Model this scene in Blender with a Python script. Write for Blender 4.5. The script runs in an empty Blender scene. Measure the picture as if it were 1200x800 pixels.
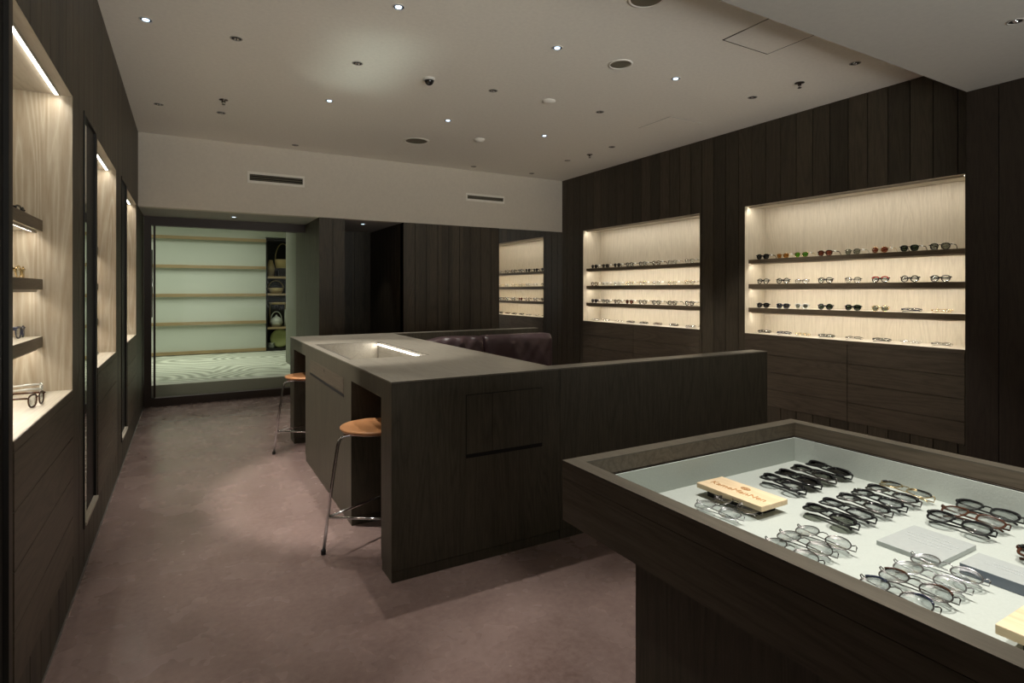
import bpy, bmesh, math, random
from mathutils import Vector, Matrix
C = bpy.context.scene.collection
PI = math.pi
R = random.Random(7)

# ------------------------------------------------------------------ camera, world, exposure, lamps
cam_d = bpy.data.cameras.new('camera'); cam = bpy.data.objects.new('camera', cam_d); C.objects.link(cam)
cam_d.sensor_width = 36.0; cam_d.lens = 36.0 * 665 / 1200
cam_d.shift_y = -60 / 1200.0
cam_d.clip_start = 0.02
cam.location = (0, 0, 1.3)
cam.rotation_euler = (PI / 2, 0, -math.atan2(381, 665))
bpy.context.scene.camera = cam
w = bpy.data.worlds.new('world'); bpy.context.scene.world = w; w.use_nodes = True
w.node_tree.nodes['Background'].inputs[0].default_value = (0.02, 0.02, 0.02, 1)
w.node_tree.nodes['Background'].inputs[1].default_value = 0.0
vs = bpy.context.scene.view_settings
vs.view_transform = 'Standard'; vs.look = 'None'; vs.gamma = 1; vs.exposure = 0.14; vs.use_curve_mapping = False
cy = bpy.context.scene.cycles
cy.max_bounces = 10; cy.diffuse_bounces = 6; cy.glossy_bounces = 5; cy.transparent_max_bounces = 16
cy.sample_clamp_indirect = 4.0
try: cy.use_denoising = True
except Exception: pass

P_NICHE_TOP, P_SHELF = 2.0, 1.75        # W per metre of strip
P_SPOT = 54.0                           # W, ordinary ceiling downlight
P_TABLE = 66.0                          # W, downlights over the display table
P_COURT = 33.0                          # W, lamp over the room beyond the glass
P_TRAY = 3.0
P_PATCH_FILL = .28  # upward fill added for the bright ceiling patch
P_REAR_FILL = 62.0                         # added fill from an invented window behind the camera
WARM = (1.0, 0.94, 0.83); NEUT = (1.0, 0.95, 0.87); COOL = (0.86, 1.0, 0.88)

# lamps: (x, y, z, power, cone degrees, tilt x, tilt y, colour)
SPOTS = [
    (1.01, 3.00, 2.84, 1.2, 46, 0, 0, NEUT), (-0.20, 3.87, 2.84, 5.5, 46, 0, -27, NEUT), (0.26, 4.77, 2.84, .3, 60, 0, -12, NEUT), (0.26, 3.87, 2.84, .6, 60, 0, -10, NEUT),
    (2.06, 3.00, 2.84, .9, 72, 0, 0, NEUT), (1.01, 4.77, 2.84, 1.7, 76, 0, 0, NEUT), (2.06, 4.78, 2.84, .9, 74, 0, 0, NEUT),
    (3.11, 4.78, 2.84, 1.2, 64, 0, -22, NEUT), (3.11, 3.00, 2.84, 1.6, 64, 0, -24, NEUT), (0.26, 5.56, 2.84, .7, 70, 0, 0, NEUT),
    (2.06, 5.55, 2.84, .5, 60, 0, 0, NEUT),
    (0.26, 2.30, 2.84, 1.2, 46, 0, 0, NEUT), 
    (1.30, 0.92, 2.63, 2.0, 52, 0, 0, NEUT), (1.30, 0.25, 2.63, 1.6, 52, 0, 0, NEUT), (-.10, 0.95, 2.63, .4, 60, 0, 0, NEUT),
    (1.90, 7.05, 2.115, .10, 60, 18, 0, NEUT), (0.46, 7.10, 2.115, .10, 70, 0, 0, NEUT),
]

# ------------------------------------------------------------------ materials
def mat(name):
    m = bpy.data.materials.new(name); m.use_nodes = True
    nt = m.node_tree; return m, nt, nt.nodes['Principled BSDF']
def plain(name, col, rough=.5, metal=0.0, spec=None, bump=0.0, bscale=80):
    m, nt, b = mat(name)
    b.inputs['Base Color'].default_value = (*col, 1); b.inputs['Roughness'].default_value = rough; b.inputs['Metallic'].default_value = metal
    if spec is not None: b.inputs['Specular IOR Level'].default_value = spec
    tc = nt.nodes.new('ShaderNodeTexCoord'); n = nt.nodes.new('ShaderNodeTexNoise'); n.inputs['Scale'].default_value = bscale; n.inputs['Detail'].default_value = 3
    nt.links.new(tc.outputs['Object'], n.inputs['Vector'])
    mx = nt.nodes.new('ShaderNodeMix'); mx.data_type = 'RGBA'
    mx.inputs[6].default_value = (*[c * .93 for c in col], 1); mx.inputs[7].default_value = (*[min(1, c * 1.07) for c in col], 1)
    nt.links.new(n.outputs['Fac'], mx.inputs[0]); nt.links.new(mx.outputs[2], b.inputs['Base Color'])
    if bump:
        bp = nt.nodes.new('ShaderNodeBump'); bp.inputs['Strength'].default_value = bump; bp.inputs['Distance'].default_value = .002
        nt.links.new(n.outputs['Fac'], bp.inputs['Height']); nt.links.new(bp.outputs['Normal'], b.inputs['Normal'])
    return m
def wood(name, c1, c2, grain='z', rough=.5, plank=None, ring=.5, vary=.25, spec=.4):
    """stained oak: long pores, cathedral rings; plank=(axis, pitch, offset) varies the tone board by board"""
    m, nt, b = mat(name); N, L = nt.nodes, nt.links
    tc = N.new('ShaderNodeTexCoord')
    sep = N.new('ShaderNodeSeparateXYZ'); L.new(tc.outputs['Object'], sep.inputs[0])
    vec = tc.outputs['Object']; cell = None
    if plank:
        ax, pitch, off = plank
        s = N.new('ShaderNodeMath'); s.operation = 'SUBTRACT'; L.new(sep.outputs[ax], s.inputs[0]); s.inputs[1].default_value = off
        d = N.new('ShaderNodeMath'); d.operation = 'DIVIDE'; L.new(s.outputs[0], d.inputs[0]); d.inputs[1].default_value = pitch
        f = N.new('ShaderNodeMath'); f.operation = 'FLOOR'; L.new(d.outputs[0], f.inputs[0])
        wn = N.new('ShaderNodeTexWhiteNoise'); wn.noise_dimensions = '1D'; L.new(f.outputs[0], wn.inputs['W']); cell = wn
        add = N.new('ShaderNodeVectorMath'); add.operation = 'MULTIPLY_ADD'
        L.new(wn.outputs['Color'], add.inputs[0]); add.inputs[1].default_value = (3, 3, 7); L.new(tc.outputs['Object'], add.inputs[2]); vec = add.outputs[0]
    st = {'x': (.07, 1, 1), 'y': (1, .07, 1), 'z': (1, 1, .07)}[grain]
    mp = N.new('ShaderNodeMapping'); mp.inputs['Scale'].default_value = st; L.new(vec, mp.inputs['Vector'])
    n1 = N.new('ShaderNodeTexNoise'); n1.inputs['Scale'].default_value = 160; n1.inputs['Detail'].default_value = 5; n1.inputs['Roughness'].default_value = .65; L.new(mp.outputs[0], n1.inputs['Vector'])
    st2 = {'x': (.09, 1, 1), 'y': (1, .09, 1), 'z': (1, 1, .09)}[grain]
    mp2 = N.new('ShaderNodeMapping'); mp2.inputs['Scale'].default_value = st2; L.new(vec, mp2.inputs['Vector'])
    n2 = N.new('ShaderNodeTexNoise'); n2.inputs['Scale'].default_value = 6.0; n2.inputs['Detail'].default_value = 2; n2.inputs['Distortion'].default_value = .6; L.new(mp2.outputs[0], n2.inputs['Vector'])
    mu = N.new('ShaderNodeMath'); mu.operation = 'MULTIPLY'; L.new(n2.outputs['Fac'], mu.inputs[0]); mu.inputs[1].default_value = 14
    fr = N.new('ShaderNodeMath'); fr.operation = 'PINGPONG'; L.new(mu.outputs[0], fr.inputs[0]); fr.inputs[1].default_value = .5
    pw = N.new('ShaderNodeMath'); pw.operation = 'POWER'; L.new(fr.outputs[0], pw.inputs[0]); pw.inputs[1].default_value = .5
    mr = N.new('ShaderNodeMath'); mr.operation = 'MULTIPLY_ADD'; L.new(pw.outputs[0], mr.inputs[0]); mr.inputs[1].default_value = ring * 1.4; 
    L.new(n1.outputs['Fac'], mr.inputs[2])
    cr = N.new('ShaderNodeMapRange'); cr.inputs['From Min'].default_value = .30 + ring * .2; cr.inputs['From Max'].default_value = .62 + ring * 1.0; L.new(mr.outputs[0], cr.inputs['Value'])
    mx = N.new('ShaderNodeMix'); mx.data_type = 'RGBA'; mx.inputs[6].default_value = (*c1, 1); mx.inputs[7].default_value = (*c2, 1); L.new(cr.outputs[0], mx.inputs[0])
    out = mx.outputs[2]
    if cell:
        vr = N.new('ShaderNodeMapRange'); vr.inputs['To Min'].default_value = 1 - vary; vr.inputs['To Max'].default_value = 1 + vary; L.new(cell.outputs['Value'], vr.inputs['Value'])
        vm = N.new('ShaderNodeVectorMath'); vm.operation = 'SCALE'; L.new(out, vm.inputs[0]); L.new(vr.outputs[0], vm.inputs['Scale']); out = vm.outputs[0]
    L.new(out, b.inputs['Base Color']); b.inputs['Roughness'].default_value = rough; b.inputs['Specular IOR Level'].default_value = spec
    bp = N.new('ShaderNodeBump'); bp.inputs['Strength'].default_value = .15; bp.inputs['Distance'].default_value = .001
    L.new(n1.outputs['Fac'], bp.inputs['Height']); L.new(bp.outputs['Normal'], b.inputs['Normal'])
    return m
def emis(name, col, s):
    m = bpy.data.materials.new(name); m.use_nodes = True; nt = m.node_tree; nt.nodes.clear()
    e = nt.nodes.new('ShaderNodeEmission'); e.inputs[0].default_value = (*col, 1); e.inputs[1].default_value = s
    o = nt.nodes.new('ShaderNodeOutputMaterial'); nt.links.new(e.outputs[0], o.inputs[0]); return m
def glass(name, tint=(1, 1, 1), gloss=.12, rough=.02):
    m = bpy.data.materials.new(name); m.use_nodes = True; nt = m.node_tree; nt.nodes.clear()
    t = nt.nodes.new('ShaderNodeBsdfTransparent'); t.inputs[0].default_value = (*tint, 1)
    g = nt.nodes.new('ShaderNodeBsdfGlossy'); g.inputs['Roughness'].default_value = rough
    la = nt.nodes.new('ShaderNodeLayerWeight'); la.inputs['Blend'].default_value = .5
    lp_ = nt.nodes.new('ShaderNodeMath'); lp_.operation = 'POWER'; nt.links.new(la.outputs['Facing'], lp_.inputs[0]); lp_.inputs[1].default_value = 4
    lw = nt.nodes.new('ShaderNodeMath'); lw.operation = 'MULTIPLY_ADD'; nt.links.new(lp_.outputs[0], lw.inputs[0]); lw.inputs[1].default_value = min(.6, gloss * 2); lw.inputs[2].default_value = gloss * .25
    mx = nt.nodes.new('ShaderNodeMixShader'); o = nt.nodes.new('ShaderNodeOutputMaterial')
    nt.links.new(lw.outputs[0], mx.inputs[0]); nt.links.new(t.outputs[0], mx.inputs[1]); nt.links.new(g.outputs[0], mx.inputs[2]); nt.links.new(mx.outputs[0], o.inputs[0])
    return m

DK1, DK2 = (.034, .027, .0170), (.073, .0585, .039)
M = {}
M['plank_y'] = wood('dark_oak_planks_y', DK1, DK2, 'z', .5, (1, .15, 2.023), .35, .28)
M['plank_x'] = wood('dark_oak_planks_x', DK1, DK2, 'z', .5, (0, .15, .08), .35, .25)
M['board_y'] = wood('dark_oak_board_y', (.055, .043, .029), (.112, .088, .062), 'y', .5, None, .4)
M['board_x'] = wood('dark_oak_board_x', (.030, .023, .015), (.068, .052, .035), 'x', .5, None, .3)
M['board_z'] = wood('dark_oak_board_z', (.040, .0345, .0225), (.086, .074, .050), 'z', .5, None, .3)
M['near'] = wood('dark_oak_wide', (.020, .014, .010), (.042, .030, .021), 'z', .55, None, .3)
M['ctop'] = wood('counter_top_oak', (.130, .117, .092), (.200, .181, .146), 'y', .38, None, .25)  # thin tops lighter than the oak sides, light from above in the colour
M['pale'] = wood('pale_oak', (.44, .385, .295), (.58, .52, .415), 'z', .45, None, .28)
M['pale_ring'] = wood('pale_oak_cathedral', (.46, .405, .315), (.30, .24, .165), 'z', .45, None, .75)
M['pale_y'] = wood('pale_oak_y', (.44, .39, .31), (.57, .52, .43), 'y', .42, None, .4)
M['shelf'] = wood('shelf_oak', (.09, .067, .042), (.16, .122, .08), 'y', .45, None, .3)
M['batten'] = wood('batten_wood', (.30, .22, .11), (.40, .30, .16), 'x', .5, None, .3)
M['sign'] = wood('pale_sign_wood', (.62, .47, .29), (.76, .61, .41), 'y', .5, None, .3)
M['seat'] = wood('stool_seat_wood', (.42, .185, .075), (.56, .27, .12), 'x', .35, None, .3)
M['dark'] = plain('dark_gap', (.004, .0035, .003), .8)
M['frame_dark'] = plain('dark_stained_frame', (.010, .008, .006), .55)
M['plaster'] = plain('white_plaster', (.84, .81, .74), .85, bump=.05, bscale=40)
M['soffit'] = plain('shade_toned_plaster', (.38, .36, .325), .85, bump=.05, bscale=40)  # same paint as the ceiling, darkened; the soffit's shade is in the colour
M['beam'] = plain('brown_painted_beam', (.05, .034, .026), .5)
M['lining'] = plain('pale_green_grey_felt', (.42, .455, .42), .8, bump=.2, bscale=220)
M['chrome'] = plain('chrome', (.75, .75, .76), .12, 1.0)
M['dchrome'] = plain('dark_chrome', (.22, .21, .2), .18, 1.0)
M['alu'] = plain('aluminium', (.5, .5, .5), .35, 1.0)
M['rubber'] = plain('black_rubber', (.01, .01, .01), .7)
M['grille'] = plain('speaker_grille', (.15, .135, .095), .8, bump=.5, bscale=600)
M['white'] = plain('white_plastic', (.62, .60, .56), .5)
M['black'] = plain('black_acetate', (.006, .006, .007), .14, spec=.6)
M['navy'] = plain('navy_acetate', (.012, .018, .045), .18, spec=.6)
M['tort'] = plain('tortoise_acetate', (.055, .018, .007), .18, spec=.6, bscale=300)
M['red'] = plain('red_acetate', (.30, .02, .015), .2, spec=.6)
M['brown'] = plain('brown_acetate', (.09, .045, .02), .2, spec=.6)
M['clearf'] = plain('clear_grey_acetate', (.55, .55, .52), .12, spec=.8)
M['gold'] = plain('gold_metal', (.62, .47, .24), .22, 1.0)
M['silver'] = plain('silver_metal', (.6, .6, .62), .2, 1.0)
M['gun'] = plain('gunmetal', (.17, .16, .155), .25, 1.0)
M['tag'] = plain('white_price_tag', (.86, .86, .86), .5)
M['mirror'] = plain('mirror_glass', (.86, .84, .79), .01, 1.0)
M['lens'] = glass('clear_lens', (.93, .95, .95), .5)
M['lens_green'] = glass('green_lens', (.10, .16, .05), .3)
M['lens_bright'] = glass('bright_green_lens', (.30, .62, .08), .3)
M['lens_amber'] = glass('amber_lens', (.66, .42, .14), .3)
M['lens_brown'] = glass('brown_lens', (.5, .22, .12), .3)
M['lens_smoke'] = glass('smoke_lens', (.20, .19, .17), .3)
M['lens_grey'] = glass('grey_lens', (.48, .50, .46), .3)
M['lens_black'] = glass('black_lens', (.04, .04, .04), .3)
M['pane'] = glass('window_glass', (.95, .97, .95), .012)
M['acrylic'] = glass('clear_acrylic', (.86, .89, .89), .25)
M['panel'] = plain('pale_green_panel', (.57, .61, .525), .75)
M['leather'] = plain('aubergine_leather', (.062, .036, .040), .36, bump=.25, bscale=60, spec=.6)
M['basket'] = plain('woven_cane', (.42, .33, .14), .7, bump=1.0, bscale=150)
M['ceramic'] = plain('pale_ceramic', (.55, .58, .48), .3)
M['plate'] = plain('yellow_green_plate', (.50, .55, .22), .5)
M['burn'] = plain('burnt_lettering', (.42, .20, .06), .6)
M['faint'] = plain('faint_grey_lettering', (.40, .43, .43), .6)
M['orange'] = plain('orange_seal_ink', (.78, .25, .12), .6)
M['led'] = emis('led_strip_light', (1.0, .93, .82), 14.0)
M['lamp'] = emis('lamp_bluish_white', (.62, .80, 1.0), 3.0)

def floor_mat():
    m, nt, b = mat('polished_reddish_concrete'); N, L = nt.nodes, nt.links
    tc = N.new('ShaderNodeTexCoord')
    def noise(s, d, dist=0):
        n = N.new('ShaderNodeTexNoise'); n.inputs['Scale'].default_value = s; n.inputs['Detail'].default_value = d; n.inputs['Distortion'].default_value = dist
        n.inputs['Roughness'].default_value = .62
        L.new(tc.outputs['Object'], n.inputs['Vector']); return n
    a, c, e = noise(1.1, 4, .2), noise(4.0, 3, .1), noise(38, 6)
    s = N.new('ShaderNodeMath'); s.operation = 'MULTIPLY_ADD'; L.new(c.outputs['Fac'], s.inputs[0]); s.inputs[1].default_value = .5; L.new(a.outputs['Fac'], s.inputs[2])
    s2 = N.new('ShaderNodeMath'); s2.operation = 'MULTIPLY_ADD'; L.new(e.outputs['Fac'], s2.inputs[0]); s2.inputs[1].default_value = .8; L.new(s.outputs[0], s2.inputs[2])
    mr0 = N.new('ShaderNodeMapRange'); mr0.inputs['From Min'].default_value = .80; mr0.inputs['From Max'].default_value = 1.50; L.new(s2.outputs[0], mr0.inputs['Value'])
    r = N.new('ShaderNodeValToRGB'); L.new(mr0.outputs[0], r.inputs[0])
    r.color_ramp.elements[0].position = .0; r.color_ramp.elements[0].color = (.145, .096, .084, 1)
    r.color_ramp.elements[1].position = 1.0; r.color_ramp.elements[1].color = (.27, .195, .175, 1)
    L.new(r.outputs[0], b.inputs['Base Color'])
    rr = N.new('ShaderNodeMapRange'); rr.inputs['From Min'].default_value = .35; rr.inputs['From Max'].default_value = .68; rr.inputs['To Min'].default_value = .20; rr.inputs['To Max'].default_value = .32
    L.new(c.outputs['Fac'], rr.inputs['Value']); L.new(rr.outputs[0], b.inputs['Roughness'])
    b.inputs['Specular IOR Level'].default_value = .5
    bp = N.new('ShaderNodeBump'); bp.inputs['Strength'].default_value = .04; bp.inputs['Distance'].default_value = .001; L.new(e.outputs['Fac'], bp.inputs['Height']); L.new(bp.outputs['Normal'], b.inputs['Normal'])
    return m
M['floor'] = floor_mat()
def gravel_mat():
    m, nt, b = mat('raked_gravel'); N, L = nt.nodes, nt.links
    tc = N.new('ShaderNodeTexCoord')
    n = N.new('ShaderNodeTexNoise'); n.inputs['Scale'].default_value = 1.1; n.inputs['Detail'].default_value = 1; L.new(tc.outputs['Object'], n.inputs['Vector'])
    v = N.new('ShaderNodeTexVoronoi'); v.inputs['Scale'].default_value = .75; L.new(tc.outputs['Object'], v.inputs['Vector'])
    ad = N.new('ShaderNodeMath'); ad.operation = 'MULTIPLY_ADD'; L.new(n.outputs['Fac'], ad.inputs[0]); ad.inputs[1].default_value = .5; L.new(v.outputs['Distance'], ad.inputs[2])
    mu = N.new('ShaderNodeMath'); mu.operation = 'MULTIPLY'; L.new(ad.outputs[0], mu.inputs[0]); mu.inputs[1].default_value = 62
    si = N.new('ShaderNodeMath'); si.operation = 'SINE'; L.new(mu.outputs[0], si.inputs[0])
    mr = N.new('ShaderNodeMapRange'); mr.inputs['From Min'].default_value = -1; L.new(si.outputs[0], mr.inputs['Value'])
    mx = N.new('ShaderNodeMix'); mx.data_type = 'RGBA'; mx.inputs[6].default_value = (.33, .35, .27, 1); mx.inputs[7].default_value = (.62, .65, .53, 1); L.new(mr.outputs[0], mx.inputs[0])
    L.new(mx.outputs[2], b.inputs['Base Color']); b.inputs['Roughness'].default_value = .85
    bp = N.new('ShaderNodeBump'); bp.inputs['Strength'].default_value = .6; bp.inputs['Distance'].default_value = .02; L.new(mr.outputs[0], bp.inputs['Height']); L.new(bp.outputs['Normal'], b.inputs['Normal'])
    return m
M['gravel'] = gravel_mat()

# ------------------------------------------------------------------ mesh helpers
def bx(bm, x0, x1, y0, y1, z0, z1):
    if x1 < x0: x0, x1 = x1, x0
    if y1 < y0: y0, y1 = y1, y0
    if z1 < z0: z0, z1 = z1, z0
    v = [bm.verts.new(p) for p in [(x0, y0, z0), (x1, y0, z0), (x1, y1, z0), (x0, y1, z0), (x0, y0, z1), (x1, y0, z1), (x1, y1, z1), (x0, y1, z1)]]
    for f in [(0, 3, 2, 1), (4, 5, 6, 7), (0, 1, 5, 4), (1, 2, 6, 5), (2, 3, 7, 6), (3, 0, 4, 7)]: bm.faces.new([v[i] for i in f])
def boxes(*bs):
    bm = bmesh.new()
    for b in bs: bx(bm, *b)
    return bm
def tube(bm, pts, r, n=8, closed=False, flat=1.0, up=Vector((0, 0, 1))):
    pts = [Vector(p) for p in pts]; rings = []; N = len(pts)
    for i, p in enumerate(pts):
        a = pts[(i - 1) % N] if (closed or i > 0) else p; b = pts[(i + 1) % N] if (closed or i < N - 1) else p
        t = (b - a).normalized(); u = up - t * up.dot(t)
        if u.length < 1e-3: u = Vector((1, 0, 0)) - t * t.x
        u.normalize(); s = t.cross(u); rr = r[i] if isinstance(r, (list, tuple)) else r
        rings.append([bm.verts.new(p + (u * math.cos(2 * PI * k / n) + s * math.sin(2 * PI * k / n) * flat) * rr) for k in range(n)])
    for i in range(N if closed else N - 1):
        A, B = rings[i], rings[(i + 1) % N]
        for k in range(n): bm.faces.new([A[k], A[(k + 1) % n], B[(k + 1) % n], B[k]])
    if not closed: bm.faces.new(rings[0][::-1]); bm.faces.new(rings[-1])
def lathe(bm, prof, n=24, c=(0, 0, 0)):
    rings = []
    for r, z in prof:
        rings.append([bm.verts.new((c[0] + max(r, 1e-5) * math.cos(2 * PI * k / n), c[1] + max(r, 1e-5) * math.sin(2 * PI * k / n), c[2] + z)) for k in range(n)])
    for a, b in zip(rings, rings[1:]):
        for k in range(n): bm.faces.new([a[k], a[(k + 1) % n], b[(k + 1) % n], b[k]])
def mk(name, bm, m, parent=None, smooth=False, loc=None):
    me = bpy.data.meshes.new(name); bmesh.ops.recalc_face_normals(bm, faces=bm.faces); bm.to_mesh(me); bm.free()
    if m: me.materials.append(m)
    if smooth:
        for p in me.polygons: p.use_smooth = True
    o = bpy.data.objects.new(name, me); C.objects.link(o)
    if parent:
        o.parent = parent
        o.location = -parent.location if loc is None else loc      # vertices were given in world axes
    elif loc: o.location = loc
    return o
def mkd(name, me, parent=None):
    o = bpy.data.objects.new(name, me); C.objects.link(o); o.parent = parent; return o
def tag(o, label, cat, group=None):
    o['label'] = label; o['category'] = cat
    if group: o['group'] = group
    return o
def thing(name, label, cat, loc=(0, 0, 0), group=None, rz=0):
    o = bpy.data.objects.new(name, None); C.objects.link(o); o.location = loc; o.rotation_euler = (0, 0, rz); o.empty_display_size = .05
    return tag(o, label, cat, group)
def struct(name, bm, m, smooth=False):
    o = mk(name, bm, m, None, smooth); o['kind'] = 'structure'; return o
def bevel(o, w=.002, s=2):
    b = o.modifiers.new('bevel', 'BEVEL'); b.width = w; b.segments = s; b.limit_method = 'ANGLE'; return o
def area(name, loc, sx, sy, power, col, rot=(0, 0, 0), spread=170):
    l = bpy.data.lights.new(name, 'AREA'); l.shape = 'RECTANGLE'; l.size = sx; l.size_y = sy; l.energy = power; l.color = col; l.spread = math.radians(spread)
    o = bpy.data.objects.new(name, l); C.objects.link(o); o.location = loc; o.rotation_euler = rot; return o

def planks(bm, axis, face, depth, a0, a1, z0, z1, pitch=.15, off=2.023, gap=.006):
    """vertical boards on a wall plane; face = room-side coordinate, depth = signed thickness away from the room"""
    k = math.floor((a0 - off) / pitch); e = []
    while off + k * pitch < a1:
        s = max(a0, off + k * pitch + gap / 2); t = min(a1, off + (k + 1) * pitch - gap / 2)
        if s <= a0 + gap: s = a0
        if t > s + .004:
            if axis == 'y': bx(bm, face, face + depth, s, t, z0, z1)
            else: bx(bm, s, t, face, face + depth, z0, z1)
        k += 1

# ------------------------------------------------------------------ the room
XL, XR, CZ, YB, SF, YS = -.415, 4.627, 2.85, 6.64, 2.64, 1.80
XN = 4.575
BH = 2.125
struct('floor', boxes((-.75, 5.1, -2.6, 7.52, -.12, 0)), M['floor'])
struct('trim_1', boxes((XL + .004, 1.58, 6.572, 6.582, 0.0, .0012)), M['alu'])
struct('ceiling', boxes((-.75, 5.1, YS, YB + .12, CZ, CZ + .1)), M['plaster'])
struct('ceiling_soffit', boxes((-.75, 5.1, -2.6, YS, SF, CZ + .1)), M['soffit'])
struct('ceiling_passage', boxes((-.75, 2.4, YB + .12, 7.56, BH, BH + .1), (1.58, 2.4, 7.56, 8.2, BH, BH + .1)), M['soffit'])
struct('wall_bulkhead', boxes((-.75, 5.1, YB, YB + .12, BH, CZ)), plain('bulkhead_plaster', (.66, .61, .53), .85, bump=.05, bscale=40))  # white plaster toned down, the band's dimmer light is in its colour
struct('wall_rear', boxes((-.75, -.1, -2.7, -2.6, 0, CZ), (4.3, 5.1, -2.7, -2.6, 0, CZ), (-.1, 4.3, -2.7, -2.6, 0, .25), (-.1, 4.3, -2.7, -2.6, 2.25, CZ)), M['soffit'])
wr = bpy.data.objects.new('added_rear_window', None); C.objects.link(wr); wr.location = (2.1, -2.65, .25); wr['kind'] = 'structure'  # unseen window, added to carry the fill light for the ceiling
mk('pane', boxes((-.1, 4.3, -2.66, -2.65, .25, 2.25)), M['pane'], wr); mk('window_frame', boxes(*[(x, x + .04, -2.68, -2.62, .25, 2.25) for x in (-.1, 1.35, 2.8, 4.26)]), M['frame_dark'], wr)
area('rear_fill_light', (2.1, -2.75, 1.2), 4.4, 2.0, P_REAR_FILL, (1.0, .98, .93), (PI / 2 + math.radians(33), 0, 0), 80)  # added fill that lifts the ceiling brightness
struct('baseboard_left', boxes((XL - .01, XL + .004, -2.6, 7.5, 0, .012)), M['alu'])

N_BIG, N_SML = (1.83, 3.60), (4.149, 6.148)
NZ0, NZ1, NB = .893, 2.10, .24
DEP = .30
# right wall: boards round the two niches
bm = bmesh.new()
for a0, a1, z0, z1 in [(YS, YB, NZ1, CZ), (N_BIG[1], N_SML[0], 0, NZ1), (N_SML[1], YB, 0, NZ1), (N_BIG[0], N_BIG[1], 0, NB), (N_SML[0], N_SML[1], 0, NB), (YS, N_BIG[0], 0, NZ1)]:
    planks(bm, 'y', XR, .014, a0, a1, z0, z1)
for a0, a1, z0, z1 in [(YS, YB, NZ1 + .04, CZ), (N_BIG[1] + .02, N_SML[0] - .02, 0, NZ1 + .04), (N_SML[1] + .02, YB, 0, NZ1 + .04), (N_BIG[0], N_BIG[1], 0, NB - .03), (N_SML[0], N_SML[1], 0, NB - .03), (YS, N_BIG[0] - .02, 0, NZ1 + .04)]:
    bx(bm, XR + .014, XR + .40, a0, a1, z0, z1)
struct('wall_right', bm, M['plank_y'])
bm = bmesh.new()
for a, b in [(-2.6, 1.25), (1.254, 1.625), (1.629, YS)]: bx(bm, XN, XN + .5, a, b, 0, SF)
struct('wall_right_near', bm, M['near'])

# left wall
N1, N2, N3 = (2.035, 2.973), (3.735, 4.66), (5.475, 6.40)
M0, M1, M2 = (1.57, 2.0), (3.275, 3.70), (5.01, 5.44)
LZ0, LZ1, LB = .885, 2.11, .19
MZ0, MZ1 = .215, 2.13
bm = bmesh.new()
full = [(-2.6, M0[0]), (M0[1], N1[0]), (N1[1], M1[0]), (M1[1], N2[0]), (N2[1], M2[0]), (M2[1], N3[0]), (N3[1], 7.5)]
reg = [(a, b, 0, MZ1) for a, b in full] + [(n[0], n[1], 0, LB) for n in (N1, N2, N3)] + [(n[0], n[1], LZ1, MZ1) for n in (N1, N2, N3)]
reg += [(m[0], m[1], 0, MZ0) for m in (M0, M1, M2)] + [(-2.6, YB, MZ1, CZ)]
for r_ in reg: planks(bm, 'y', XL, -.014, *r_, off=.02 - .038)
for a0, a1, z0, z1 in reg:
    if z1 == LZ1 or z0 == LZ1: continue
    if z0 == 0 and z1 == LB: z1 = LB - .03
    if z0 == MZ1: z0 = MZ1 + .02
    if a0 in (N1[1], N2[1], N3[1]) and z1 > 1: a0 += .02
    if a1 in (N1[0], N2[0], N3[0]) and z1 > 1: a1 -= .02
    bx(bm, XL - .35, XL - .014, a0, a1, z0, z1 + (.02 if z1 == MZ1 else 0))
struct('wall_left', bm, M['plank_y'])

# back wall boards, pillar, recess
PX0, PX1, RX1, MX0 = 1.295, 1.580, 2.286, 3.605
bm = bmesh.new(); planks(bm, 'x', YB, .014, RX1, MX0 - .006, 0, BH, off=RX1 - .005); bx(bm, RX1, MX0, YB + .014, YB + .12, 0, BH); bx(bm, MX0, XR + .2, YB + .03, YB + .12, 0, BH)
planks(bm, 'y', RX1, .012, YB + .02, 8.08, 0, BH, off=YB); bx(bm, RX1 + .012, RX1 + .1, YB + .12, 8.2, 0, BH)
struct('wall_back', bm, M['plank_x'])
bm = bmesh.new()
planks(bm, 'x', YB, .014, PX0, PX1, 0, BH, off=PX0 + .0); planks(bm, 'y', PX0, .012, YB + .016, 8.19, 0, BH, off=YB)
bx(bm, PX0 + .012, PX1, YB + .014, 8.19, 0, BH)
struct('wall_pillar', bm, M['plank_x'])
bm = bmesh.new(); planks(bm, 'x', 8.08, .014, PX1, RX1, 0, BH, off=PX1 + .03); bx(bm, PX1, RX1, 8.094, 8.2, 0, BH); bx(bm, PX1, RX1, 7.52, 8.2, -.12, 0)
struct('wall_recess', bm, M['plank_x'])

# ------------------------------------------------------------------ glazed end wall and the room behind it
GY = 7.50
win = bpy.data.objects.new('window_1', None); C.objects.link(win); win.location = (.4, GY, 0); win['kind'] = 'structure'
mk('pane', boxes((-.305, PX0 - .001, GY + .010, GY + .020, .098, 2.03)), M['pane'], win)
mk('sill', boxes((XL + .001, PX0 - .001, GY, GY + .06, 0, .088)), M['beam'], win)
mk('sill_rail', boxes((-.31, PX0 - .001, GY - .006, GY + .03, .088, .098)), M['alu'], win)
mk('head_beam', boxes((XL + .001, PX0 - .001, GY, GY + .10, 2.026, BH)), M['beam'], win)
mk('post', boxes((XL + .001, -.345, GY - .01, GY + .05, .088, 2.026), (-.325, -.305, GY, GY + .035, .098, 2.026)), M['beam'], win)
h = bmesh.new(); tube(h, [(-.335, GY - .03, 1.75), (-.335, GY - .03, 1.0)], .006, 8); tube(h, [(-.335, GY - .03, 1.72), (-.335, GY, 1.72)], .005, 6); tube(h, [(-.335, GY - .03, 1.03), (-.335, GY, 1.03)], .005, 6)
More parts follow.
